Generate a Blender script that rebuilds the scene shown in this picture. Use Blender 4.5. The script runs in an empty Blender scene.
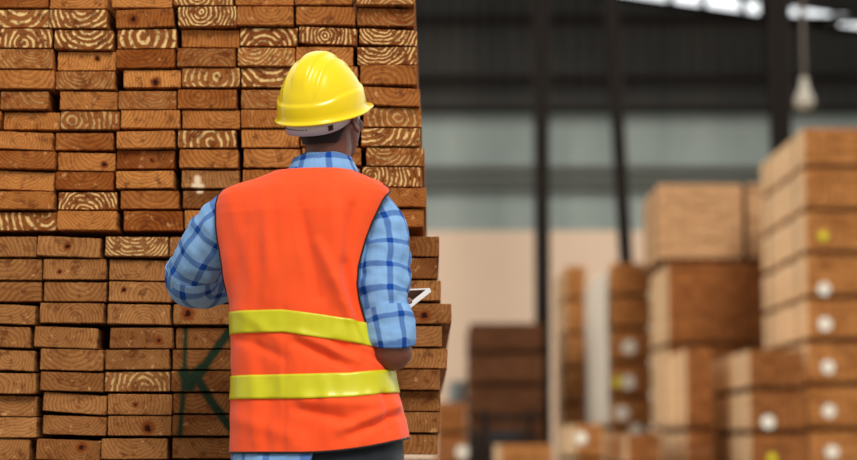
import bpy, bmesh, math, random
from mathutils import Vector, Matrix, noise
random.seed(7)
SC = bpy.context.scene
COL = SC.collection
PI = math.pi

# ------------------------------------------------------------------ camera, light, exposure
F = 2023.0; CAMZ = 0.82; PITCH = math.atan(220 / F)
cd = bpy.data.cameras.new('camera'); cam = bpy.data.objects.new('camera', cd); COL.objects.link(cam)
cam.location = (0, 0, CAMZ); cam.rotation_euler = (PI / 2 + PITCH, 0, 0)
cd.sensor_fit = 'HORIZONTAL'; cd.sensor_width = 36; cd.lens = F / 857 * 36
cd.clip_end = 300
cd.dof.use_dof = True; cd.dof.focus_distance = 5.12; cd.dof.aperture_fstop = 2.1
SC.camera = cam

W = bpy.data.worlds.new('daylight'); SC.world = W; W.use_nodes = True
bg = W.node_tree.nodes['Background']
bg.inputs[0].default_value = (0.95, 0.98, 1.0, 1)
_t = W.node_tree.nodes.new('ShaderNodeTexCoord'); _s = W.node_tree.nodes.new('ShaderNodeSeparateXYZ'); _m = W.node_tree.nodes.new('ShaderNodeMapRange')
W.node_tree.links.new(_t.outputs['Generated'], _s.inputs[0]); W.node_tree.links.new(_s.outputs[1], _m.inputs[0])
_m.inputs[1].default_value = .2; _m.inputs[2].default_value = .9; _m.inputs[3].default_value = .54; _m.inputs[4].default_value = 1.7   # the open sky is brighter beyond the shed
W.node_tree.links.new(_m.outputs[0], bg.inputs[1])

def sun(name, energy, angle, elev, azim, col):
    l = bpy.data.lights.new(name, 'SUN'); l.energy = energy; l.angle = math.radians(angle); l.color = col
    o = bpy.data.objects.new(name, l); COL.objects.link(o)
    e, a = math.radians(elev), math.radians(azim)        # azimuth 0 = from the camera side, + = from the right
    d = Vector((math.sin(a) * math.cos(e), -math.cos(a) * math.cos(e), math.sin(e)))
    o.rotation_euler = d.to_track_quat('Z', 'Y').to_euler(); o.location = d * 12
    return o
sun('sun', 2.75, 22, 47, 17, (1.0, 0.95, 0.88))

# added fill lamp for the far stacks' left sides, standing in for daylight
_a = bpy.data.lights.new('side_fill', 'AREA'); _a.shape = 'RECTANGLE'; _a.size = 20; _a.size_y = 7; _a.energy = 1500; _a.color = (1.0, .96, .9)
_o = bpy.data.objects.new('side_fill', _a); COL.objects.link(_o); _o.location = (-13.5, 27, 4.6); _o.rotation_euler = (0, -PI / 2, 0)

vs = SC.view_settings
vs.view_transform = 'Standard'; vs.look = 'None'; vs.gamma = 1; vs.use_curve_mapping = False
vs.exposure = 0.0

# ------------------------------------------------------------------ coordinates
RT = Vector((1, 0, 0)); UP = Vector((0, -math.sin(PITCH), math.cos(PITCH))); FW = Vector((0, math.cos(PITCH), math.sin(PITCH)))
def T(px, py, Y):
    d = RT * ((px - 428.5) / F) + UP * ((230 - py) / F) + FW
    return Vector((0, 0, CAMZ)) + d * (Y / d.y)
def proj(p):
    q = Vector(p) - Vector((0, 0, CAMZ)); w = q.dot(FW)
    return 428.5 + F * q.dot(RT) / w, 230 - F * q.dot(UP) / w
def interp(tab, t):
    if t <= tab[0][0]: return tab[0][1]
    for (a, va), (b, vb) in zip(tab, tab[1:]):
        if t <= b: return va + (vb - va) * (t - a) / (b - a)
    return tab[-1][1]
def sm(a, b, x):
    t = max(0.0, min(1.0, (x - a) / (b - a))); return t * t * (3 - 2 * t)

# ------------------------------------------------------------------ object helpers
def tag(o, label=None, cat=None, group=None, kind=None):
    if label: o['label'] = label
    if cat: o['category'] = cat
    if group: o['group'] = group
    if kind: o['kind'] = kind
    return o
def empty(name, loc, label, cat, group=None):
    o = bpy.data.objects.new(name, None); o.empty_display_size = .1; COL.objects.link(o); o.location = loc
    return tag(o, label, cat, group)
def obj(name, bm, mat, parent=None, smooth=False, loc=None):
    me = bpy.data.meshes.new(name); 
    bmesh.ops.recalc_face_normals(bm, faces=bm.faces)
    bm.to_mesh(me); bm.free()
    if smooth:
        for p in me.polygons: p.use_smooth = True
    o = bpy.data.objects.new(name, me); COL.objects.link(o)
    if mat: me.materials.append(mat)
    if parent is not None:
        o.parent = parent
        # meshes are made in world coordinates unless loc is given
        if loc is None: o.location = -wpos(parent)
        else: o.location = loc
    elif loc is not None: o.location = loc
    return o
def wpos(o):
    p = Vector(o.location)
    while o.parent: o = o.parent; p += Vector(o.location)
    return p
def box(bm, lo, hi, bevel=0):
    lo = Vector(lo); hi = Vector(hi)
    m = Matrix.Translation((lo + hi) / 2) @ Matrix.Diagonal((*(hi - lo), 1))
    r = bmesh.ops.create_cube(bm, size=1, matrix=m)
    if bevel:
        es = {e for v in r['verts'] for e in v.link_edges}
        bmesh.ops.bevel(bm, geom=list(es), offset=bevel, segments=2, affect='EDGES', profile=.5)
def beam(bm, a, b, w, d):
    a = Vector(a); b = Vector(b); z = (b - a).normalized()
    q = z.to_track_quat('Z', 'Y').to_matrix().to_4x4()
    m = Matrix.Translation((a + b) / 2) @ q @ Matrix.Diagonal((w, d, (b - a).length, 1))
    bmesh.ops.create_cube(bm, size=1, matrix=m)
def ell(bm, c, r, rot=None, seg=24):
    m = Matrix.Translation(Vector(c)) @ (rot.to_4x4() if rot else Matrix()) @ Matrix.Diagonal((*r, 1))
    return bmesh.ops.create_uvsphere(bm, u_segments=seg, v_segments=seg // 2, radius=1, matrix=m)
def lathe(bm, prof, c, seg=32):
    rings = []
    for r, z in prof:
        rings.append([bm.verts.new((c[0] + r * math.cos(2 * PI * i / seg), c[1] + r * math.sin(2 * PI * i / seg), c[2] + z)) for i in range(seg)])
    for a, b in zip(rings, rings[1:]):
        for i in range(seg): bm.faces.new((a[i], a[(i + 1) % seg], b[(i + 1) % seg], b[i]))
    bm.faces.new(rings[0]); bm.faces.new(rings[-1])
def crom(pts, n):
    """resample a list of tuples smoothly: n points per span"""
    P = [pts[0]] + list(pts) + [pts[-1]]; out = []
    for i in range(1, len(P) - 2):
        p0, p1, p2, p3 = P[i - 1:i + 3]
        for k in range(n):
            t = k / n
            out.append(tuple(.5 * ((2 * b) + (-a + c) * t + (2 * a - 5 * b + 4 * c - d) * t * t + (-a + 3 * b - 3 * c + d) * t ** 3) for a, b, c, d in zip(p0, p1, p2, p3)))
    out.append(tuple(pts[-1])); return out
def tube(bm, pts, nseg=24, sub=6, disp=None, cap=True, uv=True, flat=1.0, ref=(0, 1, 0)):
    """pts: (x,y,z,r); disp(s, ang, point) -> radial offset"""
    Q = crom(pts, sub); C = [Vector(q[:3]) for q in Q]; R = [q[3] for q in Q]
    uvl = bm.loops.layers.uv.verify()
    n = None; rings = []; s = 0; S = []
    for i, c in enumerate(C):
        t = (C[min(i + 1, len(C) - 1)] - C[max(i - 1, 0)]).normalized()
        if n is None:
            n = Vector(ref); 
        n = (n - t * n.dot(t)).normalized(); b = t.cross(n)
        if i: s += (c - C[i - 1]).length
        S.append(s); ring = []
        for k in range(nseg):
            a = 2 * PI * k / nseg
            d = n * math.cos(a) + b * math.sin(a) * flat
            r = R[i]
            if disp: r += disp(s, a, c + d * r)
            ring.append(bm.verts.new(c + d * r))
        rings.append(ring)
    rm = sum(R) / len(R)
    for i in range(len(rings) - 1):
        for k in range(nseg):
            k2 = (k + 1) % nseg
            f = bm.faces.new((rings[i][k], rings[i][k2], rings[i + 1][k2], rings[i + 1][k])); f.smooth = True
            for l, (ii, kk) in zip(f.loops, ((i, k), (i, k + 1), (i + 1, k + 1), (i + 1, k))):
                l[uvl].uv = (kk / nseg * 2 * PI * rm, S[ii])
    if cap:
        bm.faces.new(rings[0]); bm.faces.new(rings[-1])
    return rings

# ------------------------------------------------------------------ materials
def mat(name):
    m = bpy.data.materials.new(name); m.use_nodes = True
    nt = m.node_tree; nt.nodes.clear()
    o = nt.nodes.new('ShaderNodeOutputMaterial'); b = nt.nodes.new('ShaderNodeBsdfPrincipled')
    nt.links.new(b.outputs[0], o.inputs[0])
    return m, nt, b
class NT:
    """small wrapper for writing node maths"""
    def __init__(s, nt): s.nt = nt
    def put(s, node, i, v):
        if v is None: return
        if hasattr(v, 'is_output') or isinstance(v, bpy.types.NodeSocket): s.nt.links.new(v, node.inputs[i])
        else: node.inputs[i].default_value = v
    def m(s, op, a, b=None, c=None, clamp=False):
        n = s.nt.nodes.new('ShaderNodeMath'); n.operation = op; n.use_clamp = clamp
        s.put(n, 0, a); s.put(n, 1, b); s.put(n, 2, c); return n.outputs[0]
    def noise(s, vec, scale, detail=3, rough=.5, dist=0, dim='3D', w=None):
        n = s.nt.nodes.new('ShaderNodeTexNoise'); n.noise_dimensions = dim
        if vec is not None: s.put(n, 'Vector', vec)
        if w is not None: s.put(n, 'W', w)
        n.inputs['Scale'].default_value = scale; n.inputs['Detail'].default_value = detail
        n.inputs['Roughness'].default_value = rough; n.inputs['Distortion'].default_value = dist
        return n.outputs[0]
    def mix(s, f, a, b, mode='MIX'):
        n = s.nt.nodes.new('ShaderNodeMix'); n.data_type = 'RGBA'; n.blend_type = mode
        s.put(n, 0, f); s.put(n, 6, a); s.put(n, 7, b); return n.outputs[2]
    def ss(s, v, a, b, lo=0.0, hi=1.0):
        n = s.nt.nodes.new('ShaderNodeMapRange'); n.interpolation_type = 'SMOOTHSTEP'
        s.put(n, 0, v); s.put(n, 1, a); s.put(n, 2, b); s.put(n, 3, lo); s.put(n, 4, hi); return n.outputs[0]
    def sep(s, v):
        n = s.nt.nodes.new('ShaderNodeSeparateXYZ'); s.put(n, 0, v); return n.outputs
    def comb(s, x, y, z):
        n = s.nt.nodes.new('ShaderNodeCombineXYZ'); s.put(n, 0, x); s.put(n, 1, y); s.put(n, 2, z); return n.outputs[0]
    def vm(s, op, a, b=None):
        n = s.nt.nodes.new('ShaderNodeVectorMath'); n.operation = op; s.put(n, 0, a)
        if b is not None: s.put(n, 1, b)
        return n.outputs[0] if op not in ('LENGTH', 'DOT_PRODUCT', 'DISTANCE') else n.outputs[1]
    def tc(s, w): return s.nt.nodes.new('ShaderNodeTexCoord').outputs[w]
    def bump(s, h, strength, dist, bsdf):
        n = s.nt.nodes.new('ShaderNodeBump'); n.inputs['Strength'].default_value = strength; n.inputs['Distance'].default_value = dist
        s.put(n, 'Height', h); s.nt.links.new(n.outputs[0], bsdf.inputs['Normal'])
def rgb(r, g, b):
    f = lambda c: (c / 255 / 12.92) if c / 255 <= .04045 else ((c / 255 + .055) / 1.055) ** 2.4
    return (f(r), f(g), f(b), 1)
def plain(name, col, rough=.6, metal=0, noise_amt=.15, scale=8, spec=.5, bump=0):
    m, nt, b = mat(name); N = NT(nt)
    n = N.noise(N.tc('Object'), scale, 4)
    dark = tuple(c * (1 - noise_amt) for c in col[:3]) + (1,); lite = tuple(min(1, c * (1 + noise_amt)) for c in col[:3]) + (1,)
    nt.links.new(N.mix(n, dark, lite), b.inputs['Base Color'])
    b.inputs['Roughness'].default_value = rough; b.inputs['Metallic'].default_value = metal
    b.inputs['Specular IOR Level'].default_value = spec
    if bump: N.bump(n, bump, .002, b)
    return m

def wood_mat(name, knot=False, paint=None, lot=0):
    """pine: growth rings round a pith; object colour = (pith x, pith z, tone, boldness)"""
    m, nt, b = mat(name); N = NT(nt)
    info = nt.nodes.new('ShaderNodeObjectInfo')
    co = N.tc('Object'); x, y, z = N.sep(co)
    cr, cg, cb = N.sep(info.outputs['Color']); rnd = info.outputs['Random']; bold = info.outputs['Alpha']
    w = N.m('MULTIPLY', rnd, 37.0)
    off = N.comb(w, 0.0, N.m('MULTIPLY', rnd, 91.0))
    p = N.vm('ADD', N.vm('MULTIPLY', co, (1, .06, 1)), off)
    n1 = N.noise(p, 14, 2, .5); n2 = N.noise(p, 60, 3, .6); n3 = N.noise(p, 230, 3, .6); n4 = N.noise(p, 9, 3, .6)
    dx = N.m('SUBTRACT', x, N.m('MULTIPLY', N.m('SUBTRACT', cr, .5), .3))
    dz = N.m('SUBTRACT', z, N.m('MULTIPLY', N.m('SUBTRACT', cg, .5), .3))
    r = N.m('SQRT', N.m('ADD', N.m('MULTIPLY', dx, dx), N.m('MULTIPLY', dz, dz)))
    r = N.m('ADD', r, N.m('MULTIPLY', N.m('SUBTRACT', n1, .5), .030))
    r = N.m('ADD', r, N.m('MULTIPLY', N.m('SUBTRACT', n2, .5), .0085))
    freq = N.m('SUBTRACT', N.m('ADD', 80.0, N.m('MULTIPLY', rnd, 55.0)), N.m('MULTIPLY', bold, 42.0))
    ph = N.m('FRACT', N.m('MULTIPLY', r, freq))
    fine = N.m('POWER', ph, 1.6)
    boldm = N.m('MULTIPLY', N.ss(ph, .40, .66), N.ss(ph, 1.0, .84))
    patch = N.ss(N.noise(p, 38, 3, .6), .38, .54)
    ny = N.sep(N.tc('Normal'))[1]; endf = N.ss(N.m('ABSOLUTE', ny), .3, .7)          # end grain against long face
    bold = N.m('MULTIPLY', bold, N.m('ADD', .2, N.m('MULTIPLY', endf, .8)))
    boldm = N.m('MULTIPLY', N.m('MULTIPLY', boldm, patch), N.ss(bold, .25, .9))
    tone = N.m('ADD', cb, N.m('ADD', N.m('MULTIPLY', N.m('SUBTRACT', n4, .5), .9), N.m('MULTIPLY', N.m('SUBTRACT', N.m('FRACT', N.m('MULTIPLY', rnd, 7.7)), .5), .35)), clamp=True)
    if lot: ca, cb_, cc, cd_ = rgb(122, 72, 30), rgb(204, 146, 88), rgb(68, 34, 10), rgb(134, 80, 34)
    else: ca, cb_, cc, cd_ = rgb(144, 76, 24), rgb(220, 150, 80), rgb(80, 32, 5), rgb(148, 74, 20)
    base = N.mix(tone, ca, cb_)
    early = N.mix(tone, cc, cd_)
    k = N.m('MULTIPLY', fine, N.m('ADD', .62, N.m('MULTIPLY', bold, .35)))
    c = N.mix(k, base, early)
    c = N.mix(N.m('MULTIPLY', bold, .72), c, N.mix(ph, rgb(122, 56, 18), rgb(74, 28, 8)))
    c = N.mix(boldm, c, rgb(238, 200, 132))
    c = N.mix(N.ss(n3, .52, .75), c, N.mix(.45, c, rgb(84, 42, 18)))
    c = N.mix(N.m('MULTIPLY', N.ss(N.noise(p, 30, 5, .7), .50, .66), .7), c, rgb(88, 40, 14))
    c = N.mix(N.m('MULTIPLY', N.ss(N.noise(p, 41, 3, .6), .60, .72), .45), c, rgb(232, 180, 120))
    if knot:
        kx = N.m('MULTIPLY', N.m('SUBTRACT', N.m('FRACT', N.m('MULTIPLY', rnd, 17.3)), .5), .11)
        kz = N.m('MULTIPLY', N.m('SUBTRACT', N.m('FRACT', N.m('MULTIPLY', rnd, 53.7)), .5), .024)
        ax = N.m('SUBTRACT', x, kx); az = N.m('SUBTRACT', z, kz)
        kr = N.m('SQRT', N.m('ADD', N.m('MULTIPLY', ax, ax), N.m('MULTIPLY', az, az)))
        kr = N.m('ADD', kr, N.m('MULTIPLY', N.m('SUBTRACT', n2, .5), .022))
        kr = N.m('MULTIPLY', kr, N.m('ADD', .75, N.m('MULTIPLY', N.m('FRACT', N.m('MULTIPLY', rnd, 29.1)), 1.0)))
        c = N.mix(N.ss(kr, .020, .009), c, rgb(120, 58, 20))
        c = N.mix(N.ss(kr, .0085, .0045), c, rgb(42, 18, 8))
    if paint:
        gx, gy, gz = N.sep(nt.nodes.new('ShaderNodeNewGeometry').outputs['Position'])
        for segs, col, soft in paint:
            tot = None
            for (x0, z0, x1, z1, wd) in segs:
                vx, vz = x1 - x0, z1 - z0; L2 = vx * vx + vz * vz
                qx = N.m('SUBTRACT', gx, x0); qz = N.m('SUBTRACT', gz, z0)
                t = N.m('DIVIDE', N.m('ADD', N.m('MULTIPLY', qx, vx), N.m('MULTIPLY', qz, vz)), L2, clamp=True)
                ex = N.m('SUBTRACT', qx, N.m('MULTIPLY', t, vx)); ez = N.m('SUBTRACT', qz, N.m('MULTIPLY', t, vz))
                d = N.m('SQRT', N.m('ADD', N.m('MULTIPLY', ex, ex), N.m('MULTIPLY', ez, ez)))
                d = N.m('ADD', d, N.m('MULTIPLY', N.m('SUBTRACT', n2, .5), soft * .8))
                k = N.ss(d, wd + soft, max(0.0, wd - soft))
                tot = k if tot is None else N.m('MAXIMUM', tot, k)
            c = N.mix(N.m('MULTIPLY', tot, .93), c, col)
    nt.links.new(c, b.inputs['Base Color'])
    b.inputs['Roughness'].default_value = .8; b.inputs['Specular IOR Level'].default_value = .1
    N.bump(N.m('ADD', fine, N.m('MULTIPLY', n3, .8)), .5, .0012, b)
    return m

YS = 5.5            # face of the pile
def seg(x0, y0, x1, y1, w):
    a = T(x0, y0, YS); b_ = T(x1, y1, YS); return (a.x, a.z, b_.x, b_.z, w * YS / F)
green = [seg(185, 326, 184, 380, 2.4), seg(184, 380, 180, 436, 2.6), seg(238, 318, 202, 369, 4.5), seg(202, 369, 188, 385, 6.5),
         seg(194, 372, 212, 403, 4.5), seg(212, 403, 240, 440, 4.5), seg(184, 372, 190, 386, 6.0)]
white = [seg(197, 178, 197, 185, 3.2), seg(194, 185, 201, 185.5, 2.6), seg(198, 191, 201, 191, 1.0)]
M_WOOD = wood_mat('pine_end_grain'); M_KNOT = wood_mat('pine_end_grain_knotty', knot=True)
M_WOODB = wood_mat('pine_end_grain_brown', lot=1); M_KNOTB = wood_mat('pine_end_grain_brown_knotty', knot=True, lot=1)
M_PAINT = wood_mat('pine_end_grain_sprayed', lot=1, paint=[(green, rgb(0, 46, 32), .0065), (white, rgb(238, 214, 180), .006)])

def bulk_wood(name, c1, c2, scale=1.0):
    m, nt, b = mat(name); N = NT(nt)
    co = N.tc('Object')
    bw = nt.nodes.new('ShaderNodeTexWhiteNoise'); bw.noise_dimensions = '3D'
    x, y, z = N.sep(co)
    cell = N.comb(N.m('FLOOR', N.m('DIVIDE', x, .16)), 0.0, N.m('FLOOR', N.m('DIVIDE', z, .05)))
    nt.links.new(cell, bw.inputs[0])
    n = N.noise(N.vm('MULTIPLY', co, (1, .15, 1)), 22, 3)
    f = N.m('ADD', N.m('MULTIPLY', bw.outputs[0], .6), N.m('MULTIPLY', n, .4))
    nt.links.new(N.mix(f, c1, c2), b.inputs['Base Color']); b.inputs['Roughness'].default_value = .8
    b.inputs['Specular IOR Level'].default_value = .2
    return m
M_ENDS = bulk_wood('stacked_board_ends', rgb(146, 88, 40), rgb(196, 134, 74))
M_ENDS2 = bulk_wood('stacked_board_ends_brown', rgb(118, 68, 30), rgb(168, 106, 54))
M_PALE = bulk_wood('stacked_board_planed', rgb(226, 184, 136), rgb(244, 206, 160))
M_PALE2 = bulk_wood('stacked_board_tan', rgb(190, 146, 104), rgb(214, 170, 124))
M_DARKW = bulk_wood('shaded_board_ends', rgb(70, 42, 22), rgb(108, 66, 36))  # brown wood darkened: the stack's shade is put into the colour
M_BEAR = plain('bearer_wood', rgb(96, 58, 30), .85)
M_TAG = plain('white_tag', rgb(236, 230, 214), .6, noise_amt=.05)
M_YTAG = plain('yellow_tag', rgb(226, 214, 30), .6, noise_amt=.05)
M_STEEL = plain('dark_steel', rgb(36, 30, 26), .8, 0, spec=.15)
M_STEEL2 = plain('brown_steel', rgb(64, 56, 50), .6, .1)
M_WRAP = plain('white_plastic_wrap', rgb(236, 224, 204), .5, noise_amt=.1)

def cladding(name, c1, c2, pitch, depth=.03):
    m, nt, b = mat(name); N = NT(nt)
    x, y, z = N.sep(N.tc('Object'))
    wv = N.m('SINE', N.m('MULTIPLY', x, 2 * PI / pitch))
    n = N.noise(N.vm('MULTIPLY', N.tc('Object'), (.5, 1, .12)), 3.0, 4, .6)
    n2 = N.noise(N.vm('MULTIPLY', N.tc('Object'), (1, 1, .02)), 1.1, 2, .5)
    f = N.m('ADD', N.m('MULTIPLY', n, .5), N.m('MULTIPLY', n2, .5))
    nt.links.new(N.mix(N.ss(f, .3, .7), c1, c2), b.inputs['Base Color']); b.inputs['Roughness'].default_value = .7
    N.bump(wv, .8, depth, b)
    return m
M_CLAD = cladding('grey_green_sheet', rgb(128, 138, 132), rgb(152, 160, 153), .25)
M_CLADD = cladding('shaded_sheet', rgb(34, 31, 25), rgb(52, 48, 40), .3)  # dark tone carries the shade of the upper wall
M_BEIGE = plain('beige_render', rgb(212, 184, 158), .9, noise_amt=.04, scale=.8)
def concrete():
    m, nt, b = mat('concrete_floor'); N = NT(nt)
    co = N.tc('Object'); n = N.noise(co, .6, 6, .6); n2 = N.noise(co, 14, 4, .6)
    f = N.m('ADD', N.m('MULTIPLY', n, .7), N.m('MULTIPLY', n2, .3))
    nt.links.new(N.mix(N.ss(f, .3, .7), rgb(120, 108, 94), rgb(158, 144, 126)), b.inputs['Base Color']); b.inputs['Roughness'].default_value = .75
    N.bump(n2, .3, .002, b); return m
M_CONC = concrete()

# ------------------------------------------------------------------ the building
YW = 42.0
def at(px, py, Y=YW): return T(px, py, Y)
def struct(name, bm, m, smooth=False):
    return tag(obj(name, bm, m, None, smooth), kind='structure')
bm = bmesh.new(); box(bm, (-26, -6, -.2), (26, YW + .6, 0)); struct('floor', bm, M_CONC)
zb = at(0, 231).z; zc = at(0, 113).z; XL, XR = -14, 22
bm = bmesh.new(); box(bm, (XL, YW, 0), (XR, YW + .3, zb)); struct('wall_back', bm, M_BEIGE)
bm = bmesh.new(); box(bm, (XL, YW + .05, zb), (XR, YW + .12, zc)); struct('wall_back_cladding', bm, M_CLAD)
# upper sheeting, shade put into its dark colour, with a raked strip of open clerestory bays under the roof
def rake(px): return 0 + (px - 650) * (30 / 207) 
bm = bmesh.new()
def quadprism(bm, pts, y0, y1):
    a = [bm.verts.new((p.x, y0, p.z)) for p in pts]; b_ = [bm.verts.new((p.x, y1, p.z)) for p in pts]
    bm.faces.new(a); bm.faces.new(list(reversed(b_)))
    for i in range(len(pts)):
        j = (i + 1) % len(pts); bm.faces.new((a[i], b_[i], b_[j], a[j]))
# strip = opening between lower line (rake) and upper line
def zl(px, d): return at(px, rake(px) + d)
pxL, pxR = -240, 1480
lowL, lowR = zl(pxL, 3), zl(pxR, 3)
quadprism(bm, [Vector((lowL.x, 0, zc)), Vector((lowR.x, 0, zc)), lowR, lowL], YW + .1, YW + .16)
struct('wall_back_upper', bm, M_CLADD)
bm = bmesh.new(); quadprism(bm, [zl(pxL, -15), zl(pxR, -15), zl(pxR, -60), zl(pxL, -60)], YW + .1, YW + .16)
struct('wall_back_gable', bm, M_CLADD)
# mullions of the clerestory
for i, px in enumerate([300, 360, 420, 480, 540, 600, 671, 704, 744, 776, 803, 836, 872, 905]):
    bm = bmesh.new(); a = zl(px, 4); b_ = zl(px, -14); w = .06 if px != 776 else .32
    box(bm, (a.x - w, YW + .02, a.z - .05), (a.x + w, YW + .2, b_.z + .05)); struct('trim_%d' % (i + 1), bm, M_STEEL)
bm = bmesh.new()
# horizontal girts across the cladding
for py, h in ((168, 4.0), (178, 4.5), (187.5, 3.0)):
    c = at(428, py); hh = h / F * YW / 2; box(bm, (XL, YW - .12, c.z - hh), (XR, YW + .06, c.z + hh))
struct('trim_20', bm, plain('girt_steel', rgb(92, 92, 82), .6))
bm = bmesh.new()
for py, h in ((110, 3.0), (78, 3), (20, 5)):
    c = at(428, py); hh = h / F * YW / 2; box(bm, (XL, YW - .2, c.z - hh), (XR, YW + .12, c.z + hh))
struct('trim_21', bm, M_STEEL)
# unseen roof strip added to shade the upper wall, sloping with the clerestory
bm = bmesh.new()
a = zl(pxL, -60); b_ = zl(pxR, -60)
v = [bm.verts.new(p) for p in ((a.x, 38.6, a.z + .4), (b_.x, 38.6, b_.z + .4), (b_.x, YW + .5, b_.z), (a.x, YW + .5, a.z))]
f = bm.faces.new(v); r = bmesh.ops.extrude_face_region(bm, geom=[f])
for e in r['geom']:
    if isinstance(e, bmesh.types.BMVert): e.co.z += .12
struct('added_shade_strip', bm, M_CLADD)

def column(name, x0, y0, x1, y1, wpx, Y, label, m=M_STEEL):
    a = T(x0, y0, Y); b_ = T(x1, y1, Y); d = (a - b_)
    foot = b_ + d * ((0 - b_.z) / d.z); top = b_ + d * ((12.0 - b_.z) / d.z); w = wpx / F * Y
    r = empty(name, foot, label, 'column', None)
    g = bmesh.new(); ax = (top - foot).normalized()
    # H section: two flanges and a web
    t = w * .12
    q = ax.to_track_quat('Z', 'Y').to_matrix().to_4x4()
    for lo, hi in (((-w / 2, -w / 2, 0), (w / 2, -w / 2 + t, 1)), ((-w / 2, w / 2 - t, 0), (w / 2, w / 2, 1)), ((-t / 2, -w / 2, 0), (t / 2, w / 2, 1))):
        n0 = len(g.verts); box(g, lo, hi)
        g.verts.ensure_lookup_table()
        for vv in g.verts[n0:]:
            k = vv.co.z; c = foot.lerp(top, k); vv.co = Vector((c.x + vv.co.x, c.y + vv.co.y, c.z))
    obj('shaft', g, m, r)
    g = bmesh.new(); box(g, foot + Vector((-w, -w, 0)), foot + Vector((w, w, .03))); obj('base_plate', g, m, r)
    return r
column('steel_column', 541, 0, 543, 400, 15, 38.5, 'dark steel column against the wall, leftmost, above the dark stack')
column('steel_column', 610.5, 0, 625.5, 255, 13, 37.5, 'thin leaning dark steel column between two lumber stacks, middle of three')
column('steel_column', 777, 0, 781, 145, 19, 29.2, 'thick dark steel column rising behind the tall stack at right')

# hanging lamp
lc = T(804.5, 107, 28.0); sc = 26 / F
r = empty('pendant_lamp', lc, 'grey bell shaped lamp hanging from a cord at upper right', 'lamp')
g = bmesh.new(); lathe(g, [(10 * sc, 0), (10.8 * sc, 4 * sc), (10 * sc, 10 * sc), (6.5 * sc, 18 * sc), (4.5 * sc, 24 * sc), (4.2 * sc, 31 * sc), (2.5 * sc, 33 * sc)], lc)
obj('lamp_shade', g, plain('lamp_grey', rgb(176, 168, 152), .5), r, True)
g = bmesh.new(); lathe(g, [(2.4 * sc, 0), (2.2 * sc, 3 * sc), (2.2 * sc, 95 * sc)], lc + Vector((0, 0, 33 * sc)), 12)
obj('stem', g, plain('lamp_stem', rgb(86, 74, 60), .6), r, True)
g = bmesh.new(); ell(g, lc + Vector((0, 0, 2 * sc)), (9 * sc, 9 * sc, 5 * sc)); obj('bulb', g, plain('lamp_glass', rgb(205, 200, 190), .25), r, True)

# ------------------------------------------------------------------ lumber bundles in the background
bcount = 0
def bundle(X0, X1, Y0, Y1, z0, z1, mend, mside, label, group, tags=(), bearer=.075):
    """a strapped bundle on its bearers; tags: (px, py, radius_px, material)"""
    c = Vector(((X0 + X1) / 2, Y0, z0))
    r = empty('lumber_bundle', c, label, 'lumber bundle', group)
    g = bmesh.new(); zb0 = z0 + bearer
    n = max(2, round((X1 - X0) / .16)); k = max(2, round((z1 - zb0) / .052)); rs = random.Random(int(X0 * 997 + z0 * 131))
    w = (X1 - X0) / n; h = (z1 - zb0) / k
    for i in range(n):
        for j in range(k):
            ya = Y0 + rs.uniform(0, .035); yb = Y1 - rs.uniform(0, .05)
            n0 = len(g.faces)
            box(g, (X0 + i * w + .005, ya, zb0 + j * h + .003), (X0 + (i + 1) * w - .005, yb, zb0 + (j + 1) * h - .003))
    bmesh.ops.recalc_face_normals(g, faces=g.faces)
    o = obj('boards', g, mend, r)
    o.data.materials.append(mside)
    for p in o.data.polygons:
        if abs(p.normal.y) < .5: p.material_index = 1
    for t in (0.08, .5, .92):
        g = bmesh.new(); yy = Y0 + (Y1 - Y0) * t; box(g, (X0 + .02, yy - .05, z0), (X1 - .02, yy + .05, zb0 + .001)); obj('bearer', g, M_BEAR, r)
    for t in (.2, .8):
        g = bmesh.new(); yy = Y0 + (Y1 - Y0) * t
        for lo, hi in (((X0 - .004, zb0), (X0, z1 + .004)), ((X1, zb0), (X1 + .004, z1 + .004)), ((X0 - .004, z1), (X1 + .004, z1 + .004))):
            box(g, (lo[0], yy - .016, lo[1]), (hi[0], yy + .016, hi[1]))
        obj('strap', g, M_STEEL, r)
    for (px, py, rp, m) in tags:
        q = T(px, py, Y0); rr = (rp + .8) / F * Y0
        g = bmesh.new(); lathe(g, [(rr, 0), (rr, .012)], (0, 0, 0), 20)
        bmesh.ops.rotate(g, verts=g.verts, matrix=Matrix.Rotation(PI / 2, 3, 'X'))
        bmesh.ops.translate(g, verts=g.verts, vec=(q.x, Y0 + .004, q.z))
        o = obj('tag', g, m, r); o['label'] = 'round %s tag' % ('yellow' if m is M_YTAG else 'white')
    return r
ORD = ['topmost', 'second', 'third', 'fourth', 'fifth', 'sixth', 'seventh', 'eighth', 'ninth', 'tenth', 'eleventh', 'twelfth', 'thirteenth', 'fourteenth', 'fifteenth']
def stack(px0, px1, Y0, Y1, gaps, label, group, mend=M_ENDS, mside=M_PALE, tags=(), spec=None, bearer=.075):
    """gaps: pixel rows of the tops, topmost first, last entry = floor of lowest listed; continues to the ground"""
    X0 = T(px0, 300, Y0).x; X1 = T(px1, 300, Y0).x
    zs = [T(px0, g_, Y0).z for g_ in gaps]
    h = (zs[-2] - zs[-1]) if len(zs) > 1 else .5
    while zs[-1] > h * .6: zs.append(max(0, zs[-1] - h) if zs[-1] - h > h * .4 else 0)
    zs[-1] = 0
    for i in range(len(zs) - 1):
        tt = [t for t in tags if zs[i + 1] < T(t[0], t[1], Y0).z < zs[i]]
        me, ms = (spec or {}).get(i, (mend, mside))
        what = ('with ' + ('yellow' if tt[0][3] is M_YTAG else 'white') + ' round tag, ') if tt else ''
        bundle(X0, X1, Y0, Y1, zs[i + 1], zs[i], me, ms, label % (what + (ORD[i] if i else 'topmost')), group, tt, bearer)
W_, Y_ = M_TAG, M_YTAG
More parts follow.
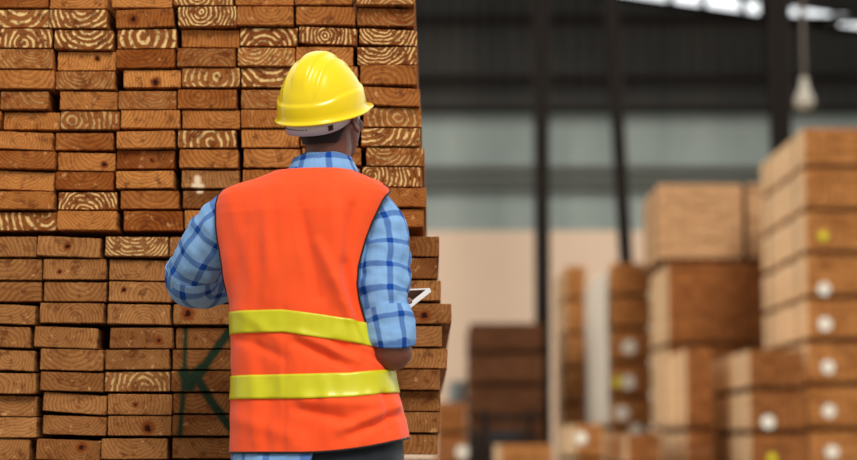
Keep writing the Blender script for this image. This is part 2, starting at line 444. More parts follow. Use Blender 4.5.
# tall stack at the right edge
stack(807, 905, 23.2, 26.3, [128, 169, 212, 255, 299, 343, 387, 432], 'lumber bundle %s in the tallest stack at right edge', 'bundles of the tall right stack',
      tags=[(823, 236, 3.6, Y_), (824, 289, 5.5, W_), (825, 324, 5.8, W_), (828, 367, 5.8, W_), (829, 411, 5.8, W_), (832, 452, 5.8, W_)])
# low stack in front of it
stack(748, 803, 22.6, 25.6, [350, 392, 435], 'lumber bundle %s in the low stack left of the tall one', 'bundles of the low right stack', mend=M_ENDS2,
      tags=[(768, 422, 5.8, W_), (772, 458, 3.5, Y_)])
# wide stack in the middle right: pale upper load, browner below
stack(668, 768, 27.0, 29.2, [263, 346], 'lumber bundle %s in the wide stack carrying the pale bundles', 'bundles of the wide middle stack', mend=M_ENDS2,
      spec={})
_g = 'pale bundles on the wide stack'
for _p0, _p1, _l in ((656, 739, 'big pale lumber bundle on top of the wide stack, left of the dark gap'), (744, 770, 'narrow pale lumber bundle on top of the wide stack, right of the dark gap')):
    bundle(T(_p0, 0, 27).x, T(_p1, 0, 27).x, 27.0, 29.0, T(0, 263, 27).z, T(0, 184, 27).z, M_PALE2, M_PALE2, _l, _g)
stack(685, 711, 24.0, 26.8, [349, 432], 'lumber bundle %s in the half-hidden stack before the wide one', 'bundles of the half hidden stack', mend=M_ENDS2)
# stack with dots, mid distance
stack(611, 652, 29.5, 34.0, [263, 297, 330, 364, 398, 430], 'lumber bundle %s in the tagged stack right of centre', 'bundles of the tagged stack',
      tags=[(629, 347, 6.5, W_), (628, 382, 6.5, W_), (618, 382, 4.5, Y_), (622, 413, 6.5, W_), (636, 430.5, 6, W_)])
stack(566, 586, 35.0, 38.0, [266, 300, 335, 370, 405], 'lumber bundle %s in the narrow stack right of the steel column', 'bundles of the narrow stack')
stack(575, 602, 24.3, 27.5, [424, 462], 'lumber bundle %s in the knee-high stack below the tagged stack', 'bundles of the knee high stack', mend=M_ENDS, tags=[(581, 438, 5.5, W_)])
stack(626, 660, 23.6, 26.6, [434, 470], 'lumber bundle %s in the short stack at bottom centre right', 'bundles of the short stack', mend=M_ENDS2)
# dark stack by the wall
stack(470, 543, 33.0, 36.5, [323, 355, 388, 420], 'shade-darkened brown lumber bundle %s in the stack by the wall', 'bundles of the dark stack', mend=M_DARKW, mside=M_DARKW, bearer=.1)
stack(500, 552, 21.0, 23.5, [444, 480], 'pale lumber bundle %s in the low pile at bottom centre', 'bundles of the low pale pile', mend=M_ENDS)
stack(436, 466, 31.0, 33.5, [402, 435], 'brown lumber bundle %s in the pile just right of the worker', 'bundles of the pile near the worker', mend=M_ENDS2, tags=[(462, 452, 5, W_)])

# white plastic film hanging on the side of the tagged stack
a = T(611, 268, 29.5); g = bmesh.new()
zt = a.z; rr = random.Random(3); n_ = 26; mm = 30; grid = []
for i in range(n_ + 1):
    row = []
    for j in range(mm + 1):
        y = 29.6 + (33.9 - 29.6) * i / n_; z = zt - (zt - T(0, 424, 29.5).z) * j / mm
        row.append(g.verts.new((a.x - .05 - .03 * noise.noise(Vector((y * 3, z * 1.2, 1))), y, z)))
    grid.append(row)
for i in range(n_):
    for j in range(mm): g.faces.new((grid[i][j], grid[i + 1][j], grid[i + 1][j + 1], grid[i][j + 1]))
o = obj('plastic_sheet', g, M_WRAP, None, True); md = o.modifiers.new('thick', 'SOLIDIFY'); md.thickness = .004
tag(o, 'whitish plastic sheet hanging down the side of the tagged lumber stack', 'plastic sheet')
# forklift parked in the shade at the foot of the dark stack
fk = T(508, 440, 27.5); fk.z = 0
r = empty('forklift', fk, 'dark forklift parked in front of the shade-darkened stack', 'forklift')
M_FK = plain('dark_paint', rgb(40, 30, 24), .8, spec=.1); M_RUB = plain('rubber', rgb(24, 22, 22), .8)
def fbox(name, x0, x1, y0, y1, z0, z1, m=M_FK, bev=.03, par=r):
    g = bmesh.new(); box(g, (fk.x + x0, fk.y + y0, z0), (fk.x + x1, fk.y + y1, z1), bev); return obj(name, g, m, par)
fbox('chassis', -.5, .55, .2, 1.9, .25, .9, bev=.08); fbox('counterweight', -.5, .5, 1.7, 2.3, .3, 1.12, bev=.12)
fbox('seat', -.2, .2, 1.1, 1.55, .9, 1.06, M_RUB)
for xx in (-.35, .27): fbox('mast', xx, xx + .08, .05, .17, .1, 1.38)
fbox('cross_bar', -.42, .42, 0, .05, 1.2, 1.3, bev=.01)
for xx in (-.3, .2): fbox('fork', xx, xx + .1, -1.0, .05, .06, .1, bev=.01)
for xx, yy, rad in ((-.55, .45, .3), (.45, .45, .3), (-.5, 1.75, .25), (.42, 1.75, .25)):
    g = bmesh.new(); lathe(g, [(rad * .55, 0), (rad, .02), (rad, .15), (rad * .55, .17)], (0, 0, 0), 24)
    bmesh.ops.rotate(g, verts=g.verts, matrix=Matrix.Rotation(PI / 2, 3, 'Y')); bmesh.ops.translate(g, verts=g.verts, vec=(fk.x + xx, fk.y + yy, rad)); obj('wheel', g, M_RUB, r)
# grey drum standing by the wall at left of the dark stack
dr = T(457, 400, 36.0); dr.z = 0; top = T(457, 381, 36).z
g = bmesh.new(); hh = top; rd = 9 / F * 36
lathe(g, [(rd, 0), (rd, hh * .3), (rd * 1.05, hh * .32), (rd, hh * .34), (rd, hh * .64), (rd * 1.05, hh * .66), (rd, hh * .68), (rd, hh - .02), (rd * .93, hh)], (0, 0, 0))
tag(obj('storage_tank', g, plain('grey_blue_paint', rgb(120, 124, 120), .5), None, True, dr), 'tall grey tank standing by the wall left of the dark stack', 'tank')

# ------------------------------------------------------------------ the big pile of boards
NUM = ['first', 'second', 'third', 'fourth', 'fifth', 'sixth', 'seventh', 'eighth', 'ninth', 'tenth', 'eleventh', 'twelfth']
LEN = 2.6
def board(x0, x1, yl, yr, yb, pith, tone, bold, label, group, m=None, jit=None, shade=0):
    """x0,x1: pixel columns of the end; yl/yr top left / right; yb bottom left"""
    m = m or M_WOOD; s = YS / F; yb -= .15 + .6 * ((x0 * 7.13 + yl * 3.7) % 1)
    a = T(x0, yl, YS); b_ = T(x1, yr, YS); d = T(x0, yb, YS)
    w = b_.x - a.x; h = a.z - d.z; tilt = math.atan2(b_.z - a.z, w)
    yo = jit if jit is not None else random.uniform(-.012, .016)
    g = bmesh.new(); rs = random.Random(int(x0 * 31 + yl * 17)); per = []
    nx, nz = 11, 4; cr = .0025
    def J(k=.0007): return rs.uniform(-k, k)
    for i in range(nx): per.append((-w / 2 + cr + (w - 2 * cr) * i / (nx - 1), -h / 2, 0, -1))
    for i in range(nz): per.append((w / 2, -h / 2 + cr + (h - 2 * cr) * i / (nz - 1), 1, 0))
    for i in range(nx): per.append((w / 2 - cr - (w - 2 * cr) * i / (nx - 1), h / 2, 0, 1))
    for i in range(nz): per.append((-w / 2, h / 2 - cr - (h - 2 * cr) * i / (nz - 1), -1, 0))
    rings = []
    prof = [(-.0018, 0.0), (-.0004, .0016), (0, .006), (0, LEN * .5), (0, LEN)]
    jj = [(J(.0009), J(.0009)) for _ in per]
    for k, (ins, yy) in enumerate(prof):
        ring = []
        for (px_, pz, nx_, nz_), (jx, jz) in zip(per, jj):
            q = 1 if k < 3 else 0
            ring.append(g.verts.new((px_ + nx_ * (ins - .0003) + (jx * q if nx_ else 0), yy + (J(.0005) if k == 0 else 0), pz + nz_ * (ins - .0003) + (jz * q * .6 if nz_ else 0))))
        rings.append(ring)
    nP = len(per)
    for ra, rb in zip(rings, rings[1:]):
        for i in range(nP): g.faces.new((ra[i], ra[(i + 1) % nP], rb[(i + 1) % nP], rb[i]))
    g.faces.new(rings[0]); g.faces.new(rings[-1])
    c = Vector(((a.x + b_.x) / 2, YS + yo, (a.z + b_.z) / 2 - h / 2))
    o = obj('board', g, m, None, False, c)
    o.rotation_euler = (0, -tilt, 0)
    o.color = (.5 + pith[0] * w / .3, .5 + pith[1] * h / .3, tone, bold)
    return tag(o, label, 'board', group)
# pith in units of board width / height from the centre; tone 0 dark..1 pale; boldness of the cream rings
UPR = [  # rows of the upper bundle: x0, x1, top left, top right, bottom left, pith, tone, bold, knot
 [(-12,49,-11,-11,8.5,(.1,1),.15,.1,0),(50.5,108,-10,-10,9.5,(-.1,1.2),.45,.1,0),(111.5,172.5,-11,-11,8.5,(.2,2),.65,.1,0),(174,233,-12,-12,6.5,(-.1,0),.35,.8,0),(235,293.5,-13,-13,5.5,(0,2),.65,.15,0),(295,352.5,-12,-12,5.5,(0,-2),.5,.2,0),(356,415,-12,-12,6,(.2,-1.2),.5,.65,0)],
 [(-12,49.5,9.5,9.5,28,(.0,1.0),.8,.9,0),(50,107.5,10.5,10.5,29.5,(.1,.7),.3,.9,0),(116,174,10,8,28.5,(-.8,0),.35,.05,1),(178.5,237,7.5,7,27.5,(-.1,.25),.4,1,0),(237.5,293.5,7,7,26,(.1,.6),.55,.3,0),(296,355,6.5,7,25,(-.2,.5),.3,.3,0),(357,414.5,7,8,25,(.25,.8),.25,.45,0)],
 [(-8,52.5,29,29.5,48.5,(.05,-.25),.5,1,0),(55,113.5,30,31,49.5,(.05,.8),.4,1,0),(117,176.5,29.5,28.5,49,(-.05,.1),.5,.95,0),(181,239.5,28.5,29,47.5,(-.8,0),.35,.05,0),(240,297.5,27.5,28,47,(-.1,-.7),.35,1,0),(299,357,26.5,29,45.5,(-.05,0),.35,.95,0),(359,417,27,29.5,45.5,(-.1,1),.35,.9,0)],
 [(-6,54,49.5,50,69.5,(.15,.7),.55,.5,0),(57,116,51,51,70,(-1.2,.8),.8,.1,1),(116.5,175,50,49,69,(-.1,1),.25,.1,0),(177.5,236,48.5,49,67.5,(.2,-.9),.3,.45,0),(238,295,48,48.5,67,(-.2,.9),.6,.65,0),(296,353,47,47.5,66.5,(0,1.4),.6,.15,0),(357,417,46.5,46,65,(-.15,.95),.3,.95,0)],
 [(-5,54.5,70,70.5,89,(0,1),.75,.15,0),(55.5,115,71,71,89.5,(-.1,.6),.4,.5,0),(123,181,69.5,69.5,87.5,(2,0),.95,.1,1),(182,240,68,68,87.5,(.1,.1),.4,.7,0),(241,299,67.5,67.5,87,(0,1.1),.5,.85,0),(300,358,67,67,86,(0,1),.5,.3,0),(360,417,65.5,66,85,(-.1,-.6),.5,.3,0)],
 [(1,49,92,92,110,(.4,1),.35,.45,0),(59.5,117.5,91,91.5,110,(.3,1),.6,.35,0),(118.5,176.5,91,91,110,(.1,.8),.4,.45,0),(178,237,89.5,90,109,(-.15,.2),.3,.15,0),(241,298,89.5,89.5,109,(.1,.8),.4,.45,0),(300,357,88,88,107,(0,1),.4,.4,0),(362,420,86.5,89,106,(.05,.6),.35,.3,0)],
 [(3,59.5,111.5,112,129.5,(-.1,-.3),.65,.15,0),(60,119.5,111,111,129.5,(-.3,0),.45,.6,0),(121,180,110.5,110.5,129,(-.7,.8),.5,.15,0),(182,240,110,110,129,(.3,.8),.7,.15,0),(241,299,109.5,109.5,128,(2,2),.4,.05,0),(301,360,108,108,127,(0,1),.4,.2,0),(363,421.5,107,107.5,126.5,(.1,.0),.5,.6,0)],
 [(-7,53,131,133.5,149.5,(-.05,.0),.65,.15,0),(54.5,112.5,132,132,150,(0,1.1),.4,.2,0),(117,175,132,131,149.5,(-.1,.6),.65,.3,0),(178,236,130.5,130.5,148.5,(.05,-.15),.35,.75,0),(241,299,129,129,147.5,(0,.3),.65,.15,0),(301,358,128,128,147,(0,1),.5,.2,0),(361,420,128,128,146.5,(-.4,1.2),.5,.85,0)],
 [(-4,56,151,152,169,(0,1.5),.25,.1,0),(57.5,115,152,153,170.5,(.2,.8),.4,.1,1),(116,174,150,150,168.5,(.1,.6),.2,.3,1),(179,238,149,149.5,168,(.3,1.2),.5,.15,0),(243,301,148.5,148.5,167,(0,1),.65,.2,0),(302,361,148,148,166,(0,1),.5,.2,0),(366,424.5,147,147.5,166,(-.2,.9),.4,.6,0)],
 [(-6,54,170,172.5,189,(-.1,1),.7,.15,0),(55,113.5,171.5,172,190,(0,1),.1,.05,0),(116,173.5,171,170.5,189,(0,1.5),.65,.2,0),(181,239,169.5,170,188,(2,1),.45,.05,'p'),(242,300,169,169,187,(.3,1),.35,.1,0),(301,360,168,168,187,(0,1),.4,.2,0),(362,422,166.5,167,186.5,(-.35,.1),.5,.85,0)],
 [(-5,55,191.5,192,210,(-.1,1),.45,.1,0),(58,116.5,192,192,210,(-.05,-.8),.5,1,0),(120,178.5,190.5,190.5,209,(.1,1.2),.55,.15,0),(182,241,190,190,208.5,(0,-1),.2,.1,'p'),(243,301,189,189,207.5,(0,1),.35,.1,0),(303,362,188.5,188.5,207.5,(0,1),.4,.2,0),(367,426.5,187.5,188,207,(.5,1.5),.25,.1,0)],
 [(-3,57,212,212,230.5,(.3,.5),.3,.75,0),(58,117.5,211,211.5,230.5,(0,.9),.7,.2,0),(123.5,183,211,211,231,(-.1,-.6),.25,.1,0),(185,243,210.5,210.5,230,(0,1),.4,.1,0),(245,303,210,210,229,(0,1),.4,.1,0),(305,363,209,209,228.5,(0,1),.4,.1,0),(365,424,208.5,208.5,227.5,(.2,2),.3,.1,0)],
]
def look(t, b, k):
    if k == 'p': return 'sawn board splashed with paint'
    if k: s = 'knotty board'
    elif b >= .6: s = 'board with bold cream rings'
    elif b >= .35: s = 'board with a few pale rings'
    elif t >= .6: s = 'plain pale board'
    elif t < .3: s = 'plain dark brown board'
    else: s = 'plain orange brown board'
    return s
def settle(rows):
    for ra, rb in zip(rows, rows[1:]):
        for i in range(min(len(ra), len(rb))):
            x0, x1, yl, yr, yb, pith, tone, bold, kn = ra[i]
            for q in rb:
                if q[0] < x1 + .5 and q[1] > x0 - .5: 
                    t = (yr - yl) / (x1 - x0)
                    for xx in (max(x0, q[0] - .5), min(x1, q[1] + .5)):
                        yq = q[2] + (q[3] - q[2]) * (xx - q[0]) / (q[1] - q[0])
                        yb = min(yb, yq - .45 - t * (xx - x0))
            ra[i] = (x0, x1, yl, yr, yb, pith, tone, bold, kn)
settle(UPR)
def place(i): return ('%s from left' % NUM[i]) if i < 4 else ('last at right end' if i == 6 else '%s from right end' % NUM[6 - i])
for ri, row in enumerate(UPR):
    # keep courses from biting into each other
    for ci, (x0, x1, yl, yr, yb, pith, tone, bold, kn) in enumerate(row):
        ln = 'row %s down' % NUM[ri]
        board(x0, x1, yl, yr, yb, pith, tone, bold, '%s, upper pile, %s row down, %s' % (look(tone, bold, kn), NUM[ri], place(ci)), 'boards of the upper pile',
              {0: M_WOOD, 1: M_KNOT, 'p': M_PAINT}[kn])
LWR = [
 [(-22,36.5,236.5,236.5,257,(-.4,-.6),.7,.2,0),(37.5,101,236,238.5,257,(-.1,0),.65,.2,1),(106,168.5,237,237.5,257,(-.05,1),.5,.7,0),(169.5,231,237,237,257.5,(0,1),.45,.1,0)],
 [(-21,41.5,258.5,259,280,(-.1,.8),.45,.2,0),(43,106.5,259,259,280,(.05,.1),.5,.2,1),(109,172,259,260.5,280,(-.1,.3),.55,.25,0),(174,237,260,260,280.5,(0,1),.35,.1,0)],
 [(-20,41,281.5,281.5,302,(.5,-2),.5,.2,0),(43.5,106,281.5,282,301.5,(.1,.7),.5,.2,0),(109,172,281.5,282.5,302,(.1,-.2),.55,.15,1),(174,237,282,282,302.5,(0,1),.3,.1,0)],
 [(-25,36,303.5,306,324.5,(0,1.2),.45,.15,0),(40.5,104,303,303.5,323.5,(.05,-.3),.6,.25,0),(108,170.5,304,305,324.5,(.1,-.5),.55,.2,0),(173.5,237,304.5,304.5,325,(.1,.1),.4,.35,1)],
 [(-30,31,326,327.5,347,(.05,-.4),.5,.3,0),(34.5,98,326,328.5,347,(-.2,.3),.5,.15,0),(110.5,173,328,328,349,(.3,0),.45,.35,1),(175.5,238,327.5,327.5,348.5,(0,-.2),.35,.25,'p')],
 [(-28,35,348.5,351,369.5,(.1,.2),.5,.15,0),(40.5,103.5,348.5,350,370,(0,1),.45,.2,0),(106,169.5,350,349.5,370.5,(0,-.8),.45,.4,0),(172,235,349.5,349.5,370,(-.1,1),.15,.1,'p')],
 [(-27,37,373,373.5,394,(-.1,-.2),.5,.25,0),(41,104,371.5,373.5,391,(0,1),.25,.15,0),(105,170,372,371.5,392,(.1,-.4),.5,.62,0),(171.5,234,371,371,392,(0,1),.25,.15,'p')],
 [(-26,36,395,396,416,(.1,1),.55,.3,0),(43,107,391.5,396,411,(.1,.1),.55,.2,0),(108.5,172,394,394.5,415,(-.1,.2),.6,.25,1),(173,236,393,393,414,(-.2,.9),.35,.2,'p')],
 [(-28,36,417,417.5,437.5,(0,3),.6,.2,0),(42.5,106,415,417,434.5,(0,1),.25,.1,0),(108,171.5,416,416,436,(.2,.5),.4,.25,1),(172.5,236,415,415,436,(0,.6),.35,.15,'p')],
 [(-34,29,439.5,440,460.5,(0,.5),.45,.2,0),(36.5,100.5,438.5,441,460,(.2,.6),.4,.2,1),(101.5,167.5,438.5,438.5,459.5,(0,1),.45,.2,0),(172,235,437.5,438,458.5,(.2,1),.3,.15,'p')],
]
RGT = [(439.5,235.5,.25),(437,257.5,.3),(441,280.5,.45),(451.5,303.5,.35),(442,326,.4),(447.5,348,.5),(440,369.5,.4),(440.5,390.5,.3),(439.5,412,.35),(437.5,434,.4)]
FULL = []
for ri, row in enumerate(LWR):
    R_, yt, tn = RGT[ri]; e = row[3][1] + 1.5; y4 = row[3][3]
    ws = (R_ - 64 - 1.5 - e - 1.5) / 2
    full = list(row)
    for q in (0, 1):
        xa = e + q * (ws + 1.5); f_ = (q + 1) / 3; yy = y4 + (yt - y4) * f_
        full.append((xa, xa + ws, yy, yy, yy + 20.7, (0, 1), .35, .15, 0))
    full.append((R_ - 64, R_, yt, yt + .3, yt + 21, (random.uniform(-.3, .3), random.uniform(-.5, 1)), tn, .35 if ri in (6, 7) else .15, 1 if ri in (3, 5) else 0))
    FULL.append(full)
settle(FULL)
for ri, full in enumerate(FULL):
    for ci, (x0, x1, yl, yr, yb, pith, tone, bold, kn) in enumerate(full):
        what = look(tone, bold, kn) if kn != 'p' else 'board marked with green spray paint'
        board(x0, x1, yl, yr, yb, pith, tone, bold, '%s, lower pile, %s row down, %s' % (what, NUM[ri], place(ci)), 'boards of the lower pile',
              {0: M_WOODB, 1: M_KNOTB, 'p': M_PAINT}[kn])
for ri, r0 in [(i, r[0]) for i, r in enumerate(UPR)]:     # one more column, almost wholly outside the frame
    board(r0[0] - 60, r0[0] - 1.2, r0[2], r0[2], r0[4], (0, 1), .3, .1, 'sawn board cut off by the left edge of the photo, %s row down' % NUM[ri], 'boards of the upper pile')
for ri, r0 in [(i, r[0]) for i, r in enumerate(FULL)]:
    board(r0[0] - 63, r0[0] - 1.2, r0[2], r0[2], r0[4], (0, 1), .3, .1, 'sawn board past the left edge, lower pile, %s row down' % NUM[ri], 'boards of the lower pile', M_WOODB)
# second pile, added unseen behind the first to block light through its gaps
for i, (z0, z1) in enumerate(((0, .78), (.78, 1.42), (1.42, 2.05))):
    bundle(-1.9, -.14, YS + LEN + .25, YS + LEN + 2.6, z0, z1, M_ENDS2, M_PALE, 'added unseen lumber bundle blocking light behind the near boards, %s' % ('lowest', 'middle', 'highest')[i], 'added bundles behind the near pile')
# courses below the frame down to the floor
ybot = T(0, 463.5, YS).z; k = 0; rows_ = 13; hb = ybot / rows_
for ri in range(rows_):
    z1 = ybot - ri * hb
    py1 = 230 - (0)  # pixel rows from height
    pa = proj((0, YS, z1 - .001))[1]; pb = proj((0, YS, z1 - hb + .0008))[1]
    x = -97 + random.uniform(-4, 4)
    for ci in range(8):
        board(x, x + 65, pa, pa, pb, (random.uniform(-.4, .4), random.uniform(-1, 1)), random.uniform(.3, .7), .2, 'sawn board in the courses near the floor, under the sprayed boards', 'boards near the floor', M_WOODB)
        x += 67
# thin battens that separate the upper pile from the lower one
zt0 = T(0, 236, YS).z; zt1 = T(0, 231.5, YS).z
for yy, w_ in ((.25, 'front'), (1.3, 'middle'), (2.35, 'back')):
    g = bmesh.new(); x0 = T(-10, 0, YS).x; x1 = T(420, 0, YS).x
    box(g, (-(x1 - x0) / 2, -.04, 0), ((x1 - x0) / 2, .04, zt1 - zt0 + .001), .002)
    tag(obj('batten', g, M_BEAR, None, False, ((x0 + x1) / 2, YS + yy, zt0 - .001)), 'thin dark %s batten lying between the upper and lower board piles' % w_, 'batten', 'battens between the piles')

# ------------------------------------------------------------------ the worker
YP = 4.95; PSI = math.radians(-17)
LT = [(158,300),(163,294),(167,290),(172,280),(178,260),(184,240),(190,226),(196,219.5),(205,217.5),(225,219.5),(250,223.5),(275,226),(300,229),(325,231.5),(350,233),(375,234),(400,232.5),(430,230.5),(455,230),(480,232)]
RTT = [(158,338),(163,343),(167,347),(172,354),(178,367),(184,379),(190,386),(196,389),(205,389),(225,386),(250,382),(275,379),(300,378),(325,379),(350,385),(375,394),(400,399),(430,405),(455,408),(480,408)]
BT = [(158,.06),(167,.068),(178,.085),(190,.10),(215,.118),(260,.124),(330,.122),(400,.13),(455,.135),(480,.135)]
XM = T(300, 450, YP).x
LT = [(a, b + 3.0 + 2.2 * sm(260, 320, a)) for a, b in LT]; RTT = [(a, b - 4.0 - 1.5 * sm(340, 380, a)) for a, b in RTT]
RIDGES = [  # garment folds: x0,y0,x1,y1,width,amp(mm)  (positive = towards the viewer)
 (285,312,284,452,2.4,-1.3),
 (262,195,268,300,9,2.5),(300,215,318,300,7,-3.0),(330,200,338,300,10,2.5),(318,250,350,320,6,3),(352,215,343,300,6,-3),
 (345,270,366,345,6,-4),(335,285,362,350,6,3),(245,240,250,310,8,2),(296,345,345,368,5,-3.5),(300,338,358,362,5,3),
 (335,347,385,366,5,-4.5),(350,352,392,372,4,4),(300,410,352,424,6,-3.5),(305,402,395,408,7,3.5),(340,432,395,412,6,3.5),(352,438,400,424,5,-4),
 (250,350,256,440,7,2),(240,420,300,440,8,2),(268,402,262,450,5,-2),(320,404,300,440,5,-2.5),(372,400,366,446,7,3),(385,396,390,440,4,-3),
 (240,312,280,345,6,1.5),(240,340,282,360,5,-2)]
def folds(px, py):
    t = 0
    for (x0, y0, x1, y1, w, amp) in RIDGES:
        vx, vy = x1 - x0, y1 - y0; L2 = vx * vx + vy * vy
        k = ((px - x0) * vx + (py - y0) * vy) / L2; kk = max(0, min(1, k))
        dx, dy = px - x0 - kk * vx, py - y0 - kk * vy
        d2 = (dx * dx + dy * dy) / (w * w)
        if d2 < 9: t += amp * math.exp(-d2) * (.4 + .6 * math.sin(PI * min(1, max(0, .15 + .7 * kk))))
    n = noise.noise(Vector((px * .035, py * .012, 3.3))) * 4.5 + noise.noise(Vector((px * .09, py * .03, 7))) * 1.8
    return (t * 2.7 + n * 1.9) * .001
def SV(phi, py, off=0.0, fold=True):
    L, R = interp(LT, py), interp(RTT, py); b_ = interp(BT, py); sc_ = YP / F
    ext = (R - L) / 2 * sc_
    a = math.sqrt(max(1e-6, (ext ** 2 - (b_ * math.sin(PSI)) ** 2))) / math.cos(PSI)
    c = T((L + R) / 2, py, YP)
    ex = 2 / 2.5; cp, sp = math.cos(phi), math.sin(phi)
    lx = a * math.copysign(abs(cp) ** ex, cp); ly = b_ * math.copysign(abs(sp) ** ex, sp)
    # normal
    n = Vector((cp / max(a, .02), sp / max(b_, .02), 0)).normalized()
    X = lx + n.x * off; Y = ly + n.y * off
    ca, sa = math.cos(PSI), math.sin(PSI)
    p = Vector((c.x + X * ca - Y * sa, YP + X * sa + Y * ca, c.z))
    if py > 385:
        p.z += .034 * sm(385, 450, py) * max(0, (p.x - XM) / .26) ** 2
    if fold and sp < .5:
        nw = Vector((n.x * ca - n.y * sa, n.x * sa + n.y * ca, 0))
        q = proj(p); p += nw * folds(q[0], py) * sm(.5, -.2, sp)
    return p
AR = [(188,386),(194,383.5),(202,379),(213,374),(228,368),(243,363.5),(258,359.5),(272,356),(288,355),(302,357),(318,360.5),(335,365),(352,372)]
def phR(py):
    tgt = interp(AR, py); lo, hi = -PI / 2, .25
    for _ in range(26):
        m_ = (lo + hi) / 2
        if proj(SV(m_, py, 0, False))[0] < tgt: lo = m_
        else: hi = m_
    return (lo + hi) / 2
A0, A1 = 188.0, 352.0; B1 = 292.0
def edges(py):
    """(left back, right back, right front, left front) seam angles"""
    phs = -.02
    if A0 < py < A1:
        k = sm(A0, A0 + 6, py) * sm(A1, A1 - 25, py); rb = phR(py) ; rb = rb if k >= 1 else phs + (rb - phs) * k
        rf = phs + .75 * k
    else: rb = rf = phs
    lb0 = -PI + .30
    if A0 < py < B1:
        k = sm(A0, A0 + 8, py) * sm(B1, B1 - 30, py)
        lb = lb0 + .12 * k; lf = -PI - .30 * k + .30 * (1 - k)
        lf = lb0 - .75 * k
    else: lb = lf = lb0
    return lb, rb, rf, lf
M_VEST = None
def cloth_mat(name, c1, c2, weave=900, rough=.75, bump=.25, emis=0):
    m, nt, b = mat(name); N = NT(nt); co = N.tc('Object')
    n = N.noise(co, 7, 3, .6); n2 = N.noise(co, weave, 2, .5)
    nt.links.new(N.mix(N.m('ADD', N.m('MULTIPLY', n, .7), N.m('MULTIPLY', n2, .3)), c1, c2), b.inputs['Base Color'])
    b.inputs['Roughness'].default_value = rough; b.inputs['Specular IOR Level'].default_value = .2
    b.inputs['Sheen Weight'].default_value = .15
    N.bump(N.m('ADD', n2, N.m('MULTIPLY', N.noise(co, 45, 4, .6), 1.2)), bump, .0015, b)
    return m
M_VEST = cloth_mat('orange_vest_cloth', rgb(252, 74, 26), rgb(255, 96, 40))
M_PIPE = cloth_mat('black_binding', rgb(24, 20, 22), rgb(36, 30, 32))
def band_mat():
    m, nt, b = mat('reflective_yellow_band'); N = NT(nt)
    uv = N.tc('UV'); u, v, _ = N.sep(uv)
    gx = N.ss(N.m('ABSOLUTE', N.m('SUBTRACT', N.m('FRACT', N.m('MULTIPLY', u, 330.0)), .5)), .38, .48)
    gy = N.ss(N.m('ABSOLUTE', N.m('SUBTRACT', N.m('FRACT', N.m('MULTIPLY', v, 330.0)), .5)), .38, .48)
    g = N.m('MAXIMUM', gx, gy); n = N.noise(N.tc('Object'), 30, 4, .6)
    c = N.mix(g, N.mix(n, rgb(206, 204, 2), rgb(226, 216, 14)), rgb(186, 184, 6))
    nt.links.new(c, b.inputs['Base Color']); b.inputs['Roughness'].default_value = .38; b.inputs['Coat Weight'].default_value = .2
    N.bump(g, .2, .0005, b); return m
M_BAND = band_mat()
def plaid_mat():
    m, nt, b = mat('blue_plaid_shirt'); N = NT(nt)
    u, v, _ = N.sep(N.tc('UV')); co = N.tc('Object'); nn = N.noise(co, 30, 2)
    u = N.m('ADD', u, N.m('MULTIPLY', nn, .006)); v = N.m('ADD', v, N.m('MULTIPLY', nn, .006))
    def stripes(t, per, wide):
        f = N.m('ABSOLUTE', N.m('SUBTRACT', N.m('FRACT', N.m('DIVIDE', t, per)), .5))
        f2 = N.m('ABSOLUTE', N.m('SUBTRACT', N.m('FRACT', N.m('ADD', N.m('DIVIDE', t, per), .5)), .5))
        return N.ss(f, wide / per / 2 + .03, wide / per / 2 - .02), N.ss(f2, .035, .015)
    a, a2 = stripes(u, .064, .013); c_, c2 = stripes(v, .060, .0125)
    base = N.mix(N.noise(co, 12, 3), rgb(112, 158, 210), rgb(150, 190, 230))
    k = N.m('MULTIPLY', N.m('ADD', a, c_), .62, clamp=True)
    k = N.m('ADD', k, N.m('MULTIPLY', N.m('MULTIPLY', a, c_), .38), clamp=True)
    col = N.mix(k, base, rgb(16, 68, 152))
    k2 = N.m('MULTIPLY', N.m('MAXIMUM', a2, c2), .14)
    col = N.mix(k2, col, rgb(70, 124, 192))
    nt.links.new(col, b.inputs['Base Color']); b.inputs['Roughness'].default_value = .85; b.inputs['Specular IOR Level'].default_value = .15
    N.bump(N.m('ADD', N.noise(co, 800, 2), N.m('MULTIPLY', N.noise(co, 60, 4, .6), 1.5)), .3, .0015, b)
    return m
M_PLAID = plaid_mat()
def skin_mat():
    m, nt, b = mat('skin'); N = NT(nt); co = N.tc('Object')
    nt.links.new(N.mix(N.noise(co, 25, 4), rgb(96, 54, 40), rgb(124, 72, 54)), b.inputs['Base Color'])
    b.inputs['Roughness'].default_value = .5; b.inputs['Subsurface Weight'].default_value = .08; b.inputs['Subsurface Radius'].default_value = (.01, .004, .002)
    N.bump(N.noise(co, 350, 3), .15, .0006, b); return m
M_SKIN = skin_mat()
M_TROU = cloth_mat('black_denim', rgb(22, 26, 32), rgb(36, 42, 50), bump=.4)
M_HAIR = cloth_mat('black_hair', rgb(20, 13, 11), rgb(34, 22, 18), weave=500, rough=.6, bump=.9)

HX = T(322, 450, YP).x
man = empty('person', (HX, YP, 0), 'worker seen from behind in orange vest and yellow hard hat, holding a tablet', 'person')

